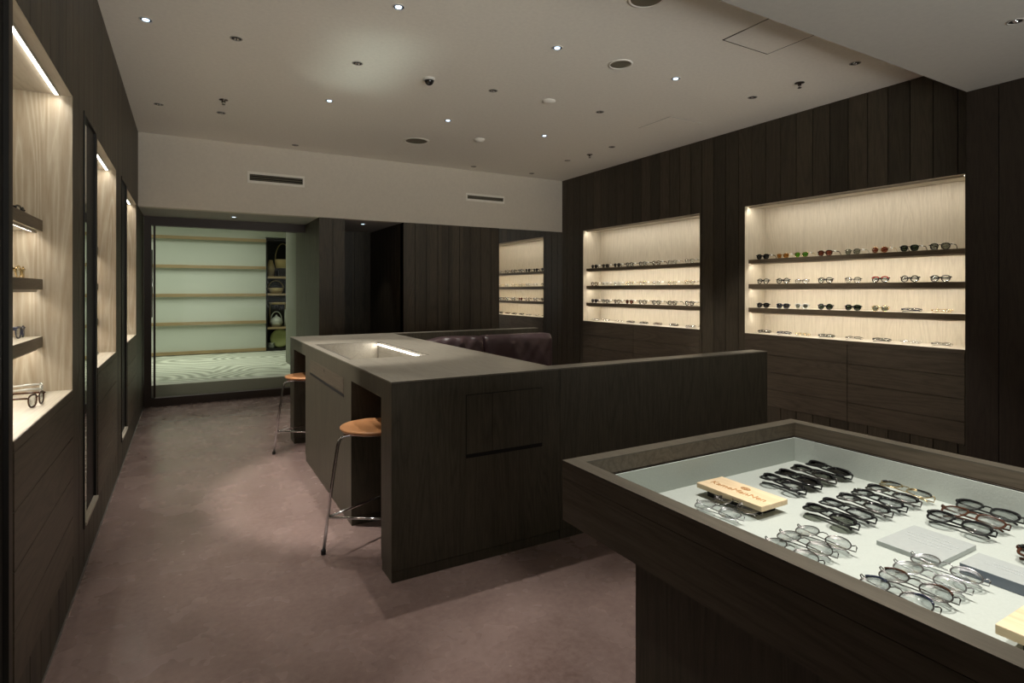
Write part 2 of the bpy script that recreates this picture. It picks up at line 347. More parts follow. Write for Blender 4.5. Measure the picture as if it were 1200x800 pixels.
mk('pull_handle', h, M['chrome'], win, True)

CY = 10.9
struct('floor_courtyard', boxes((-1.6, 3.2, GY + .26, 11.4, .0, .22)), M['gravel'])
struct('trim_2', boxes((-.75, PX0, GY + .062, GY + .26, 0, .225)), plain('concrete_kerb', (.5, .5, .43), .8, bump=.2))
struct('wall_courtyard', boxes((-1.6, 1.215, CY, CY + .1, .22, 2.72), (1.215, 2.1, CY, CY + .1, 2.24, 2.72), (2.1, 3.2, CY, CY + .1, .22, 2.72), (-1.7, -1.6, GY + .1, 11.5, 0, 2.72), (3.2, 3.3, 8.2, 11.5, 0, 2.72), (1.215, 2.1, 11.32, 11.4, .22, 2.4)), M['panel'])
struct('ceiling_courtyard', boxes((-1.7, 3.3, GY + .102, 11.5, 2.72, 2.8)), M['plaster'])
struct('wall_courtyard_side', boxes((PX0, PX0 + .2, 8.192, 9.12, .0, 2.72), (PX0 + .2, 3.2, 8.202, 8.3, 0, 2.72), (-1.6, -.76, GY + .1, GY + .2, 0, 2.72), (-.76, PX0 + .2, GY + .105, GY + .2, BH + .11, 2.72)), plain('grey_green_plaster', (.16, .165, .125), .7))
for i, z in enumerate((2.175, 1.695, 1.217, .744, .258)):
    tag(mk('wall_batten', boxes((-1.6, 1.214, CY - .045, CY - .001, z - .026, z + .026)), M['batten']),
        ['topmost', 'second from top', 'middle', 'second from bottom', 'lowest'][i] + ' horizontal timber batten on the pale green wall behind glass', 'batten', 'timber battens on the pale wall behind the glass')
area('courtyard_lamp', (.0, 9.6, 2.70), 2.4, 1.8, P_COURT, (1.0, 1.0, .90), (0, 0, 0), 120)

# cabinet of crockery and baskets behind the glass
cab = thing('crockery_cabinet', 'black framed open cabinet with baskets and crockery behind the glass wall', 'cabinet', (1.65, CY + .2, .22))
mk('frame', boxes((1.217, 1.24, CY - .02, CY + .40, .225, 2.22), (2.06, 2.098, CY - .02, CY + .40, .225, 2.22), (1.24, 2.06, CY - .02, CY + .40, 2.19, 2.22), (1.24, 2.06, CY - .02, CY + .40, .225, .262)), M['frame_dark'], cab)
mk('back_panel', boxes((1.24, 2.06, CY + .38, CY + .40, .262, 2.19)), plain('cabinet_back', (.02, .022, .014), .7), cab)
for z in (1.531, 1.224, .624): mk('shelf', boxes((1.24, 2.06, CY + .0, CY + .38, z - .018, z + .018)), M['batten'], cab)
def vessel(name, label, cat, prof, loc, m, handle=None):
    t = thing(name, label, cat, loc); b = bmesh.new(); lathe(b, prof, 20); mk('body', b, m, t, True, (0, 0, 0))
    if handle:
        b = bmesh.new(); rr, zz, hh = handle; tube(b, [(rr * math.cos(a), 0, zz + hh * math.sin(a)) for a in [PI * k / 10 for k in range(11)]], .009, 6); mk('handle', b, m, t, True, (0, 0, 0))
    return t
def bowl(r0, r1, h): return [(0, 0), (r0, 0), (r0 + (r1 - r0) * .6, h * .4), (r1, h), (r1 - .012, h), (r0, .02), (0, .015)]
yy = CY + .17
vessel('woven_basket', 'tall round cane basket with hoop handle on top cabinet shelf behind glass', 'basket', bowl(.12, .14, .16), (1.52, yy, 1.70), M['basket'], (.13, .15, .30))
tag(mk('dark_box', boxes((1.44, 1.60, yy - .08, yy + .08, 1.55, 1.70)), M['frame_dark']), 'small dark box under the hooped basket in the cabinet behind glass', 'box')
vessel('woven_basket', 'slim cane basket in the top left corner of the cabinet behind glass', 'basket', [(0, 0), (.05, 0), (.075, .14), (.03, .30), (.02, .30), (.06, .14), (0, .02)], (1.32, yy + .04, 1.549), M['basket'])
vessel('shallow_basket', 'shallow cane basket with arched handle on the second cabinet shelf behind glass', 'basket', bowl(.09, .14, .10), (1.40, yy, 1.243), M['basket'], (.13, .09, .14))
vessel('stoneware_bowl', 'pale bowl at the right of the second cabinet shelf behind glass', 'bowl', bowl(.05, .10, .08), (1.68, yy, 1.243), M['ceramic'])
vessel('glass_teapot', 'rounded grey teapot with handle on the lower cabinet shelf behind glass', 'teapot', [(0, 0), (.07, 0), (.11, .07), (.10, .13), (.05, .17), (.02, .185), (.015, .21), (0, .215)], (1.41, yy, .643), M['ceramic'], (.09, .13, .14))
vessel('white_canister', 'tall pale cylinder jar beside the teapot in the cabinet behind glass', 'jar', [(0, 0), (.04, 0), (.04, .30), (.034, .31), (0, .31)], (1.585, yy, .643), M['panel'])
t = thing('flat_basket_tray', 'low round cane tray on legs above the teapot in the cabinet behind glass', 'tray', (1.44, yy + .02, .643))
b = bmesh.new(); lathe(b, [(0, .40), (.14, .40), (.16, .44), (.15, .44), (.13, .41), (0, .41)], 20); mk('tray', b, M['basket'], t, True, (0, 0, 0))
for sx in (-1, 1):
    b = bmesh.new(); tube(b, [(sx * .13, .05, 0), (sx * .13, .05, .40)], .008, 6); mk('leg', b, M['basket'], t, True, (0, 0, 0))
pl = thing('round_plate', 'round yellow green plate standing on the cabinet floor behind glass', 'plate', (1.47, yy, .262))
b = bmesh.new(); lathe(b, [(0, 0), (.12, .004), (.165, .02), (.165, .028), (.12, .012), (0, .01)], 28)
o = mk('dish', b, M['plate'], pl, True, (0, 0, .165)); o.rotation_euler = (PI / 2 - .15, 0, 0)
mk('stand', boxes((-.08, .08, .0, .08, 0, .012)), M['frame_dark'], pl, False, (0, 0, 0))
for k in range(4):
    vessel('small_saucer', ['lowest', 'second', 'third', 'topmost'][k] + ' saucer of the little stack left of the round plate behind glass', 'saucer', [(0, 0), (.04, 0), (.07, .02), (.066, .022), (0, .006)], (1.315, yy - .05, .262 + k * .024), M['ceramic']).__setitem__('group', 'stacked saucers in the cabinet')

# ------------------------------------------------------------------ lit display niches
def strip(name, parent, y0, y1, x, z, power, col=WARM):
    """an LED strip along Y facing down, with its lamp"""
    mk(name, boxes((x - .008, x + .008, y0, y1, z, z + .006)), M['led'], parent)
    area('niche_lamp', (x, (y0 + y1) / 2, z - .001), .016, (y1 - y0), power * (y1 - y0), col, (0, -math.copysign(math.radians(14), x), 0))
def niche(label, side, y0, y1, z0, z1, zb, shelves, setback, X, split, group):
    """side=+1: right wall (interior towards +X), -1: left wall"""
    s = side; pk = 1.0 if s > 0 else .78; t = thing('display_niche', label, 'display niche', (X, (y0 + y1) / 2, 0), group)
    B = X + s * DEP
    mk('back_panel', boxes((B, B + s * .02, y0 - .018, y1 + .018, z0 - .03, z1 + .04)), M['pale'], t)
    pm = M['pale'] if s > 0 else M['pale_ring']
    mk('side_panel', boxes((X + s * .0005, B, y0 - .018, y0 + .001, z0 - .03, z1 + .002)), pm, t)
    mk('side_panel', boxes((X + s * .0005, B, y1 - .001, y1 + .018, z0 - .03, z1 + .002)), pm, t)
    # top board; the lamp strip sits behind a low wooden profile
    mk('top_board', boxes((X + s * .0005, X + s * .015, y0 + .001, y1 - .001, z1 - .002, z1), (X + s * .015, B - s * .022, y0 + .001, y1 - .001, z1 - .002, z1 + .04)), M['pale_y'], t)
    mk('strip_profile', boxes((X + s * .037, X + s * .039, y0 + .02, y1 - .02, z1 - .016, z1 - .002)), M['pale_y'], t)
    mk('sill_board', boxes((X + s * .0005, B, y0, y1, z0 - .03, z0)), M['pale_y'], t)
    strip('led_strip', t, y0 + .025, y1 - .025, X + s * .047, z1 - .0085, P_NICHE_TOP * (pk if s > 0 else 1.0))
    for zt, zbm in shelves:
        f = X + s * setback
        sh = mk('shelf', boxes((f, B, y0, y1, zbm, zt)), M['pale_y'], t)
        mk('front_edge', boxes((f - s * .002, f, y0 + .001, y1 - .001, zbm, zt)), M['shelf'], sh, False, (0, 0, 0))
        mk('strip_profile', boxes((f + s * .012, f + s * .014, y0 + .02, y1 - .02, zbm - .010, zbm)), M['pale_y'], sh, False, (0, 0, 0))
        mk('led_strip', boxes((f + s * .017, f + s * .029, y0 + .025, y1 - .025, zbm - .004, zbm)), M['led'], sh, False, (0, 0, 0))
        area('shelf_lamp', (f + s * .024, (y0 + y1) / 2, zbm - .0055), .010, (y1 - y0) - .06, P_SHELF * (y1 - y0) * pk, WARM, (0, -s * math.radians(30), 0))
    # boarded cupboard fronts below
    rows = 4; hgt = (z0 - .031 - zb) / rows; ys = [y0] + ([split] if split else []) + [y1]
    for a, b_ in zip(ys, ys[1:]):
        bm = bmesh.new()
        for k in range(rows): bx(bm, X - s * .003, X + s * .018, a + .002, b_ - .002, zb + k * hgt + .002, zb + (k + 1) * hgt - .002)
        bx(bm, X + s * .004, X + s * .02, a + .002, b_ - .002, zb, z0 - .032)
        mk('cupboard_front', bm, M['board_y'], t)
    mk('sill_edge', boxes((X - s * .003, X + s * .0004, y0, y1, z0 - .031, z0 - .001)), M['board_y'], t)
    return t
RS = [(1.592, 1.556), (1.360, 1.318), (1.134, 1.092)]
LS = [(1.585, 1.540), (1.345, 1.303), (1.112, 1.068)]
niche('large lit shelf niche nearest on the right wall with sunglasses on its top shelf', 1, *N_BIG, NZ0, NZ1, NB, RS, .055, XR, 2.629, 'lit oak display niches')
niche('smaller looking lit shelf niche farther along the right wall near the corner', 1, *N_SML, NZ0, NZ1, NB, RS, .055, XR, 5.16, 'lit oak display niches')
niche('lit shelf niche nearest the camera on the left wall', -1, *N1, LZ0, LZ1, LB, LS, .10, XL, None, 'lit oak display niches')
niche('middle lit shelf niche of the left wall, between two tall mirrors', -1, *N2, LZ0, LZ1, LB, LS, .10, XL, None, 'lit oak display niches')
niche('farthest lit shelf niche of the left wall, close to the glass end', -1, *N3, LZ0, LZ1, LB, LS, .10, XL, None, 'lit oak display niches')

# tall mirrors
def wall_mirror(label, a, b):
    t = thing('wall_mirror', label, 'mirror', (XL - .02, (a + b) / 2, MZ0), 'tall mirrors recessed in the left wall')
    mk('mirror_glass', boxes((XL - .020, XL - .012, a + .006, a + .175, MZ0 + .003, MZ1 - .006)), M['mirror'], t)
    mk('dark_panel', boxes((XL - .020, XL - .012, a + .175, b - .006, MZ0 + .003, MZ1 - .006)), M['frame_dark'], t)
    mk('frame', boxes((XL - .07, XL + .0, a, a + .006, MZ0, MZ1), (XL - .07, XL + .0, b - .006, b, MZ0, MZ1), (XL - .07, XL - .0, a + .006, b - .006, MZ1 - .006, MZ1), (XL - .07, XL - .021, a + .006, b - .006, MZ0, MZ1 - .006)), M['frame_dark'], t)
    mk('frame_fin', boxes((XL + .0002, XL + .005, a - .018, a - .004, MZ0 - .02, MZ1)), M['frame_dark'], t)
    mk('ledge', boxes((XL - .012, XL + .010, a + .006, b - .006, MZ0 - .012, MZ0 + .003)), M['pale_y'], t)
wall_mirror('tall narrow mirror at the very left edge of the view', *M0)
wall_mirror('tall narrow mirror between the nearest and the middle niche of the left wall', *M1)
wall_mirror('tall narrow mirror between the middle and the farthest niche of the left wall', *M2)
t = thing('wall_mirror', 'full height mirror in the back wall corner reflecting lit shelves', 'mirror', ((MX0 + XR) / 2, YB + .01, 0))
mk('mirror_glass', boxes((MX0, XR - .001, YB + .001, YB + .006, .01, BH - .002)), M['mirror'], t)
mk('edge_trim', boxes((MX0 - .006, MX0, YB - .002, YB + .012, 0, BH)), M['frame_dark'], t)

# ------------------------------------------------------------------ ceiling fittings
def spot(i):
    x, y, z, p, cone, tx, ty, col = SPOTS[i]
    l = bpy.data.lights.new('downlight_lamp', 'SPOT'); l.energy = P_SPOT * p if y > 1.0 or z > 2.7 or x < 1 else P_TABLE * p; l.color = col
    l.spot_size = math.radians(cone); l.spot_blend = .4; l.shadow_soft_size = .018
    o = bpy.data.objects.new('downlight_lamp', l); C.objects.link(o); o.location = (x, y, z - .004); o.rotation_euler = (math.radians(tx), math.radians(ty), 0)
def fitting_parts(kind):
    ms = {}
    b = bmesh.new(); lathe(b, [(.036, 0), (.036, -.003), (.030, -.004), (.030, 0)], 24); ms['trim_ring'] = (b, M['soffit'] if kind != 'blue' else M['white'])
    b = bmesh.new(); lathe(b, [(.0295, -.0005), (0, -.0005)], 24); ms['dark_well'] = (b, M['dark'])
    b = bmesh.new()
    if kind == 'blue': lathe(b, [(0, -.0045), (.017, -.0040), (.019, -.001)], 16); ms['lamp'] = (b, M['lamp'])
    else:
        for sx in (-1, 1):
            lathe(b, [(0, -.010), (.006, -.008), (.009, -.001)], 10, (sx * .009, 0, 0))
        ms['reflector'] = (b, M['chrome'])
    r = []
    for k, (b, m) in ms.items():
        me = bpy.data.meshes.new(k); bmesh.ops.recalc_face_normals(b, faces=b.faces); b.to_mesh(me); b.free(); me.materials.append(m)
        for p in me.polygons: p.use_smooth = True
        r.append((k, me))
    return r
FIT = {k: fitting_parts(k) for k in ('blue', 'dark')}
COLN = {-.2: 'left wall column', .26: 'aisle column', 1.01: 'counter column', 2.06: 'centre column', 3.11: 'lounge column', 3.96: 'right wall column'}
fits = [(1.005, 3.003, 'blue', 'glowing ceiling downlight nearest the top edge above the counter'),
 (-.204, 3.864, 'blue', 'bright ceiling downlight nearest the left wall'), (.264, 3.875, 'dark', 'dark ceiling downlight just right of the brightest left one'),
 (1.011, 3.887, 'dark', 'dark ceiling downlight in the pale patch left of the dome camera'), (2.055, 3.005, 'blue', 'bluish glowing downlight left of the round ceiling speaker'),
 (2.063, 3.895, 'dark', 'dark ceiling downlight right of the dome camera'), (1.012, 4.771, 'blue', 'bluish glowing downlight below the pale ceiling patch'),
 (-.204, 5.566, 'dark', 'far dark downlight close to the left wall'), (.259, 5.563, 'dark', 'far dark downlight just below the left sprinkler'),
 (2.068, 4.785, 'blue', 'bluish glowing downlight right above the large round speaker'), (3.113, 4.779, 'blue', 'bluish glowing downlight between detector and faint hatch'),
 (1.005, 6.412, 'dark', 'small dark downlight above the left air vent'), (3.107, 3.01, 'blue', 'bluish glowing downlight right of the smaller round speaker'),
 (3.115, 3.9, 'dark', 'dark downlight left of the faint square hatch'), (3.987, 4.787, 'dark', 'dark downlight right of the far right sprinkler'),
 (3.946, 5.554, 'dark', 'dark downlight left of the far right sprinkler'), (3.116, 6.407, 'dark', 'tiny downlight above the right air vent'),
 (3.966, 6.399, 'dark', 'tiny downlight near the back right ceiling corner'), (3.945, 2.996, 'dark', 'dark downlight left of the near right sprinkler'),
 (3.959, 2.198, 'dark', 'dark downlight nearest the lowered ceiling on the right')]
for x, y, k, lab in fits:
    t = thing('downlight', lab, 'ceiling light', (x, y, CZ), 'recessed ceiling downlights', R.uniform(-.5, .5))
    for n, me in FIT[k]: mkd(n, me, t)
for x, y, z, k, lab in [(3.584, 1.207, SF, 'dark', 'chrome downlight in the lowered ceiling at the top right'), (1.90, 7.05, BH, 'blue', 'small downlight in the dark recess of the back wall'), (.46, 7.10, BH, 'blue', 'small downlight in the low ceiling before the glass wall')]:
    t = thing('downlight', lab, 'ceiling light', (x, y, z), 'recessed ceiling downlights')
    for n, me in FIT[k]: mkd(n, me, t)
for i in range(len(SPOTS)): spot(i)

def speaker(x, y, r, lab):
    t = thing('ceiling_speaker', lab, 'speaker', (x, y, CZ), 'round ceiling speakers')
    b = bmesh.new(); lathe(b, [(r, 0), (r, -.004), (r * .86, -.007), (r * .84, 0)], 40); mk('rim', b, M['plaster'], t, True, (0, 0, 0))
    b = bmesh.new(); lathe(b, [(r * .85, -.002), (0, -.002)], 40); mk('grille', b, M['grille'], t, True, (0, 0, 0))
speaker(2.067, 5.604, .13, 'large round speaker grille at the far middle of the ceiling')
speaker(2.58, 3.006, .083, 'round speaker with pale rim in the middle right of the ceiling')
speaker(2.12, 2.26, .10, 'round speaker cut off by the top edge of the view')
def detector(x, y, r, h_, lab):
    t = thing('smoke_detector', lab, 'smoke detector', (x, y, CZ), 'white smoke detectors')
    b = bmesh.new(); lathe(b, [(r, 0), (r, -h_ * .4), (r * .8, -h_ * .6)], 24); mk('base', b, M['plaster'], t, True, (0, 0, 0))
    b = bmesh.new(); lathe(b, [(r * .8, -h_ * .6), (r * .62, -h_), (0, -h_)], 24); mk('sensor_cap', b, M['plaster'], t, True, (0, 0, 0))
detector(2.569, 3.879, .055, .018, 'flat white smoke detector in the middle of the ceiling')
detector(2.606, 5.218, .055, .03, 'white domed smoke detector near the large round speaker')
def sprinkler(x, y, lab):
    t = thing('sprinkler', lab, 'sprinkler', (x, y, CZ), 'ceiling sprinklers')
    b = bmesh.new(); lathe(b, [(.034, 0), (.034, -.003), (.012, -.006), (.012, -.02), (0, -.02)], 20); mk('escutcheon', b, M['dchrome'], t, True, (0, 0, 0))
    b = bmesh.new(); tube(b, [(-.012, 0, -.006), (-.014, 0, -.022), (0, 0, -.036)], .0022, 6); tube(b, [(.012, 0, -.006), (.014, 0, -.022), (0, 0, -.036)], .0022, 6); lathe(b, [(0, -.036), (.014, -.036), (.014, -.039), (0, -.039)], 12)
    mk('deflector', b, M['dchrome'], t, True, (0, 0, 0))
sprinkler(.259, 5.178, 'ceiling sprinkler at the left above the aisle')
sprinkler(3.992, 5.184, 'ceiling sprinkler at the far right near the plank wall')
sprinkler(3.974, 2.612, 'ceiling sprinkler at the near right beside the lowered ceiling')
t = thing('dome_camera', 'small black dome security camera in the pale ceiling patch', 'security camera', (1.54, 3.908, CZ))
b = bmesh.new(); lathe(b, [(.045, 0), (.045, -.01), (.036, -.016)], 24); mk('base', b, M['white'], t, True, (0, 0, 0))
b = bmesh.new(); lathe(b, [(.034, -.014)] + [(.034 * math.cos(a), -.016 - .034 * math.sin(a)) for a in [PI / 2 * k / 6 for k in range(7)]], 24); mk('dome', b, M['black'], t, True, (0, 0, 0))
def hatch(x0, x1, y0, y1, lab, g, m):
    t = thing('access_hatch', lab, 'ceiling hatch', ((x0 + x1) / 2, (y0 + y1) / 2, CZ), 'square ceiling access hatches')
    mk('door_panel', boxes((x0 + g, x1 - g, y0 + g, y1 - g, CZ - .004, CZ - .0005)), M['plaster'], t)
    mk('frame', boxes((x0, x0 + g, y0, y1, CZ - .003, CZ - .0005), (x1 - g, x1, y0, y1, CZ - .003, CZ - .0005), (x0 + g, x1 - g, y0, y0 + g, CZ - .003, CZ - .0005), (x0 + g, x1 - g, y1 - g, y1, CZ - .003, CZ - .0005)), m, t)
hatch(2.875, 3.305, 2.06, 2.40, 'square ceiling hatch with dark outline beside the lowered ceiling', .008, M['dchrome'])
hatch(3.74, 4.13, 3.69, 4.10, 'faint square ceiling hatch close to the right plank wall', .003, M['soffit'])
def vent(x0, x1, z0, z1, lab):
    t = thing('air_vent', lab, 'air vent', ((x0 + x1) / 2, YB, z0), 'slot air vents in the white band')
    mk('frame', boxes((x0, x0 + .02, YB - .006, YB - .0003, z0, z1), (x1 - .02, x1, YB - .006, YB - .0003, z0, z1), (x0 + .02, x1 - .02, YB - .006, YB - .0003, z0, z0 + .028), (x0 + .02, x1 - .02, YB - .006, YB - .0003, z1 - .028, z1)), M['plaster'], t)
    mk('backing', boxes((x0 + .02, x1 - .02, YB - .002, YB - .0003, z0 + .028, z1 - .028)), M['dark'], t)
    n = 3
    for k in range(n):
        z = z0 + .028 + (z1 - z0 - .056) * (k + .5) / n
        mk('slat', boxes((x0 + .02, x1 - .02, YB - .010, YB - .002, z - .004, z + .004)), M['grille'], t)
vent(.56, 1.139, 2.445, 2.568, 'long slot air vent on the left of the white band'); vent(3.12, 3.686, 2.455, 2.556, 'shorter looking slot air vent on the right of the white band')

# ------------------------------------------------------------------ service counter
X0, X1, Y0, Y1, ZT = .785, 1.69, 2.445, 5.28, .893
TX0, TX1, TY0, TY1 = .842, 1.315, 3.365, 4.43
ct = thing('service_counter', 'long dark oak counter with recessed lit tray and two knee spaces', 'counter', ((X0 + X1) / 2, (Y0 + Y1) / 2, 0))
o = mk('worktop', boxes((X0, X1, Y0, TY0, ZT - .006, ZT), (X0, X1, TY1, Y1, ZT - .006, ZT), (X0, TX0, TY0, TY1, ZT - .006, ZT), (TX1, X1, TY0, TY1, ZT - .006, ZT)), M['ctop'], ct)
K0, K1, K2, K3 = 2.60, 3.156, 4.546, 5.085
zt2 = ZT - .007
mk('body', boxes((X0 + .001, X1 - .001, Y0 + .001, K0, .05, zt2), (X0 + .001, 1.25, K1, TY0, .05, zt2), (X0 + .001, 1.25, TY1, K2, .05, zt2), (X0 + .001, TX0 - .004, TY0, TY1, .05, zt2), (TX0 - .004, 1.25, TY0, TY1, .05, .74),
   (X0 + .001, X1 - .001, K3, Y1 - .001, .05, zt2), (1.25, X1 - .001, K0, TY0, .05, zt2), (1.25, X1 - .001, TY1, K3, .05, zt2), (TX1 + .004, X1 - .001, TY0, TY1, .05, zt2), (1.25, TX1 + .004, TY0, TY1, .05, .74),
   (X0 + .001, X0 + .03, K0, K1, .80, zt2), (X0 + .001, X0 + .03, K2, K3, .80, zt2)), M['board_z'], ct)
mk('plinth', boxes((X0 + .004, X1 - .004, Y0 + .004, K0 - .002, 0, .047), (X0 + .004, 1.25, K1 + .002, K2 - .002, 0, .047), (X0 + .004, X1 - .004, K3 + .002, Y1 - .004, 0, .047), (1.25, X1 - .004, K0 - .002, K3 + .002, 0, .047)), M['board_z'], ct)
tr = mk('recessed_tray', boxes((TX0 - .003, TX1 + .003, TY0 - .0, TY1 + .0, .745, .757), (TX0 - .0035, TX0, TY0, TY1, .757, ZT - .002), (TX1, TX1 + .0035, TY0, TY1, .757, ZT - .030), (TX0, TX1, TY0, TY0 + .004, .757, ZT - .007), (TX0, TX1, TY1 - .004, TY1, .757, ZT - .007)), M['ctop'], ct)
mk('metal_edge', boxes((TX0 - .010, TX0 - .0035, TY0, TY1, ZT - .0, ZT + .0006)), M['frame_dark'], ct); mk('metal_edge', boxes((TX1 + .004, TX1 + .010, TY0, TY1, ZT, ZT + .0006)), M['frame_dark'], ct)
mk('led_strip', boxes((TX1 - .007, TX1 - .0005, TY0 + .01, TY1 - .01, ZT - .025, ZT - .017)), M['led'], ct)
area('tray_lamp', (TX1 - .0085, (TY0 + TY1) / 2, ZT - .026), .014, TY1 - TY0 - .03, P_TRAY, WARM, (0, math.radians(75), 0))
area('ceiling_patch_fill', ((TX0 + TX1) / 2, (TY0 + TY1) / 2, .76), TX1 - TX0 - .02, TY1 - TY0 - .04, P_PATCH_FILL, COOL, (PI, 0, 0), 20)  # added lamp, stands in for light reflected off the tray glass
# drawer on the aisle side
dr = mk('drawer', boxes((X0 - .0012, X0, 3.322, 4.352, .702, .794)), M['board_y'], ct)
mk('finger_groove', boxes((X0 - .0014, X0, 3.322, 4.352, .684, .698)), M['dark'], ct)
mk('keyhole', boxes((X0 - .003, X0 - .0005, 3.848, 3.856, .762, .780)), M['dchrome'], dr, False, (0, 0, 0))
# cupboard doors on the end face
mk('door_gap', boxes((1.149, 1.579, Y0 - .0004, Y0 + .0005, .518, .803)), M['dark'], ct)
mk('cupboard_door', boxes((1.152, 1.289, Y0 - .002, Y0 - .0004, .521, .800)), M['board_z'], ct); mk('cupboard_door', boxes((1.292, 1.576, Y0 - .002, Y0 - .0004, .521, .800)), M['board_z'], ct)
mk('finger_groove', boxes((1.149, 1.579, Y0 - .0012, Y0 + .0005, .502, .519)), M['dark'], ct)

# lounge partitions
def partition(lab, y0, y1, x1):
    t = thing('low_partition', lab, 'low wall', ((X1 + x1) / 2, (y0 + y1) / 2, 0), 'low oak partitions round the lounge')
    mk('panel', boxes((X1 + .001, x1, y0 + .001, y1 - .001, .05, ZT - .007)), M['board_z'], t)
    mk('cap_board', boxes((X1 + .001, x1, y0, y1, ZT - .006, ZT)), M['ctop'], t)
    mk('plinth', boxes((X1 + .001, x1 - .004, y0 + .004, y1 - .004, 0, .047)), M['board_z'], t)
partition('low oak partition running right from the counter front', Y0, Y0 + .115, 3.37)
partition('low oak partition behind the leather sofa', Y1 - .09, Y1, 3.30)

# sofa
sf = thing('leather_sofa', 'dark aubergine leather sofa inside the low oak partitions', 'sofa', (2.52, 4.8, 0))
def cushion(name, x0, x1, y0, y1, z0, z1, seed, amp, sag):
    b = bmesh.new(); nx, ny, nz = 40, 6, 16; rr = random.Random(seed); ph = [rr.uniform(0, 6) for _ in range(8)]
    import itertools
    vs_ = {}
    def P(i, j, k):
        if (i, j, k) in vs_: return vs_[(i, j, k)]
        u, v, w_ = i / nx * 2 - 1, j / ny * 2 - 1, k / nz * 2 - 1
        def sq(a, b2, c, e): return a * (1 - .5 * (abs(b2) ** e) * .06) 
        su, sv, sw = u, v * (1 - .22 * abs(u) ** 14) * (1 - .40 * abs(w_) ** 8), w_ * (1 - .02 * abs(u) ** 10)
        x = (x0 + x1) / 2 + su * (x1 - x0) / 2 * (1 - .012 * abs(w_) ** 4); y = (y0 + y1) / 2 + sv * (y1 - y0) / 2; z = (z0 + z1) / 2 + sw * (z1 - z0) / 2
        z += (-sag * (u if seed == 1 else 0) * -.0) + amp * .35 * math.sin(5 * u + ph[0]) * (k / nz)
        y += amp * (math.sin(9 * u + 4 * w_ + ph[1]) + .7 * math.sin(17 * u - 7 * w_ + ph[2]) + .5 * math.sin(26 * u + 9 * w_ + ph[3])) * (1 - abs(u) ** 6) * (.5 + .8 * abs(math.sin(3.3 * u + ph[4])))
        if seed == 1: z -= sag * max(0, -u) ** 1.5 * (k / nz)
        vs_[(i, j, k)] = b.verts.new((x, y, z)); return vs_[(i, j, k)]
    for i in range(nx):
        for j in range(ny):
            for k in (0, nz): b.faces.new([P(i, j, k), P(i + 1, j, k), P(i + 1, j + 1, k), P(i, j + 1, k)])
    for i in range(nx):
        for k in range(nz):
            for j in (0, ny): b.faces.new([P(i, j, k), P(i + 1, j, k), P(i + 1, j, k + 1), P(i, j, k + 1)])
    for j in range(ny):
        for k in range(nz):
            for i in (0, nx): b.faces.new([P(i, j, k), P(i, j + 1, k), P(i, j + 1, k + 1), P(i, j, k + 1)])
    o = mk(name, b, M['leather'], sf, True); s = o.modifiers.new('sub', 'SUBSURF'); s.levels = 1; s.render_levels = 1; return o
cushion('back_cushion', 2.535, 3.33, 4.93, 5.16, .42, .852, 2, .0035, 0)
cushion('back_cushion', 1.78, 2.525, 4.93, 5.16, .42, .852, 1, .008, .065)
cushion('seat_cushion', 2.535, 3.33, 4.42, 4.95, .26, .43, 3, .003, 0)
cushion('seat_cushion', 1.78, 2.525, 4.42, 4.95, .26, .43, 4, .003, 0)
mk('base', boxes((1.76, 3.32, 4.44, 5.17, .03, .265)), M['board_x'], sf)
mk('feet_plinth', boxes((1.80, 3.28, 4.50, 5.13, 0, .03)), M['dark'], sf)

# ------------------------------------------------------------------ stools
def make_stool(loc, lab):
    t = thing('bar_stool', lab, 'stool', (loc[0], loc[1], 0), 'round bar stools at the counter')
    b = bmesh.new(); r = .168; zs = .612
    lathe(b, [(0, zs - .030), (.10, zs - .030), (r - .012, zs - .020), (r, zs - .008), (r - .002, zs - .001), (r - .016, zs + .002), (r * .6, zs - .006), (0, zs - .010)], 40); mk('seat', b, M['seat'], t, True, (0, 0, 0))
    b = bmesh.new(); lathe(b, [(0, zs - .040), (.09, zs - .040), (.09, zs - .030), (0, zs - .030)], 24); mk('seat_plate', b, M['dchrome'], t, True, (0, 0, 0))
    feet = []
    for k in range(3):
        a = PI - .06 + k * 2 * PI / 3; d = Vector((math.cos(a), math.sin(a), 0))
        pts = [d * .03 + Vector((0, 0, .574)), d * .10 + Vector((0, 0, .574)), d * .150 + Vector((0, 0, .570)), d * .170 + Vector((0, 0, .556)), d * .178 + Vector((0, 0, .53)), d * .205 + Vector((0, 0, .35)), d * .246 + Vector((0, 0, .016))]
        b = bmesh.new(); tube(b, pts, .0085, 10); lg = mk('leg', b, M['chrome'], t, True, (0, 0, 0))
        b = bmesh.new(); lathe(b, [(0, 0), (.012, 0), (.012, .022), (0, .022)], 12, (d.x * .247, d.y * .247, 0)); mk('rubber_foot', b, M['rubber'], lg, False, (0, 0, 0))
        feet.append(d * .226 + Vector((0, 0, .178)))
    for k in range(3):
        b = bmesh.new(); tube(b, [feet[k], feet[(k + 1) % 3]], .0065, 8); mk('foot_rail', b, M['chrome'], t, True, (0, 0, 0))
make_stool((.83, 2.872), 'nearer stool with round orange wood seat and chrome legs in the counter knee space')
make_stool((.845, 4.83), 'farther stool with round orange wood seat at the far end of the counter')

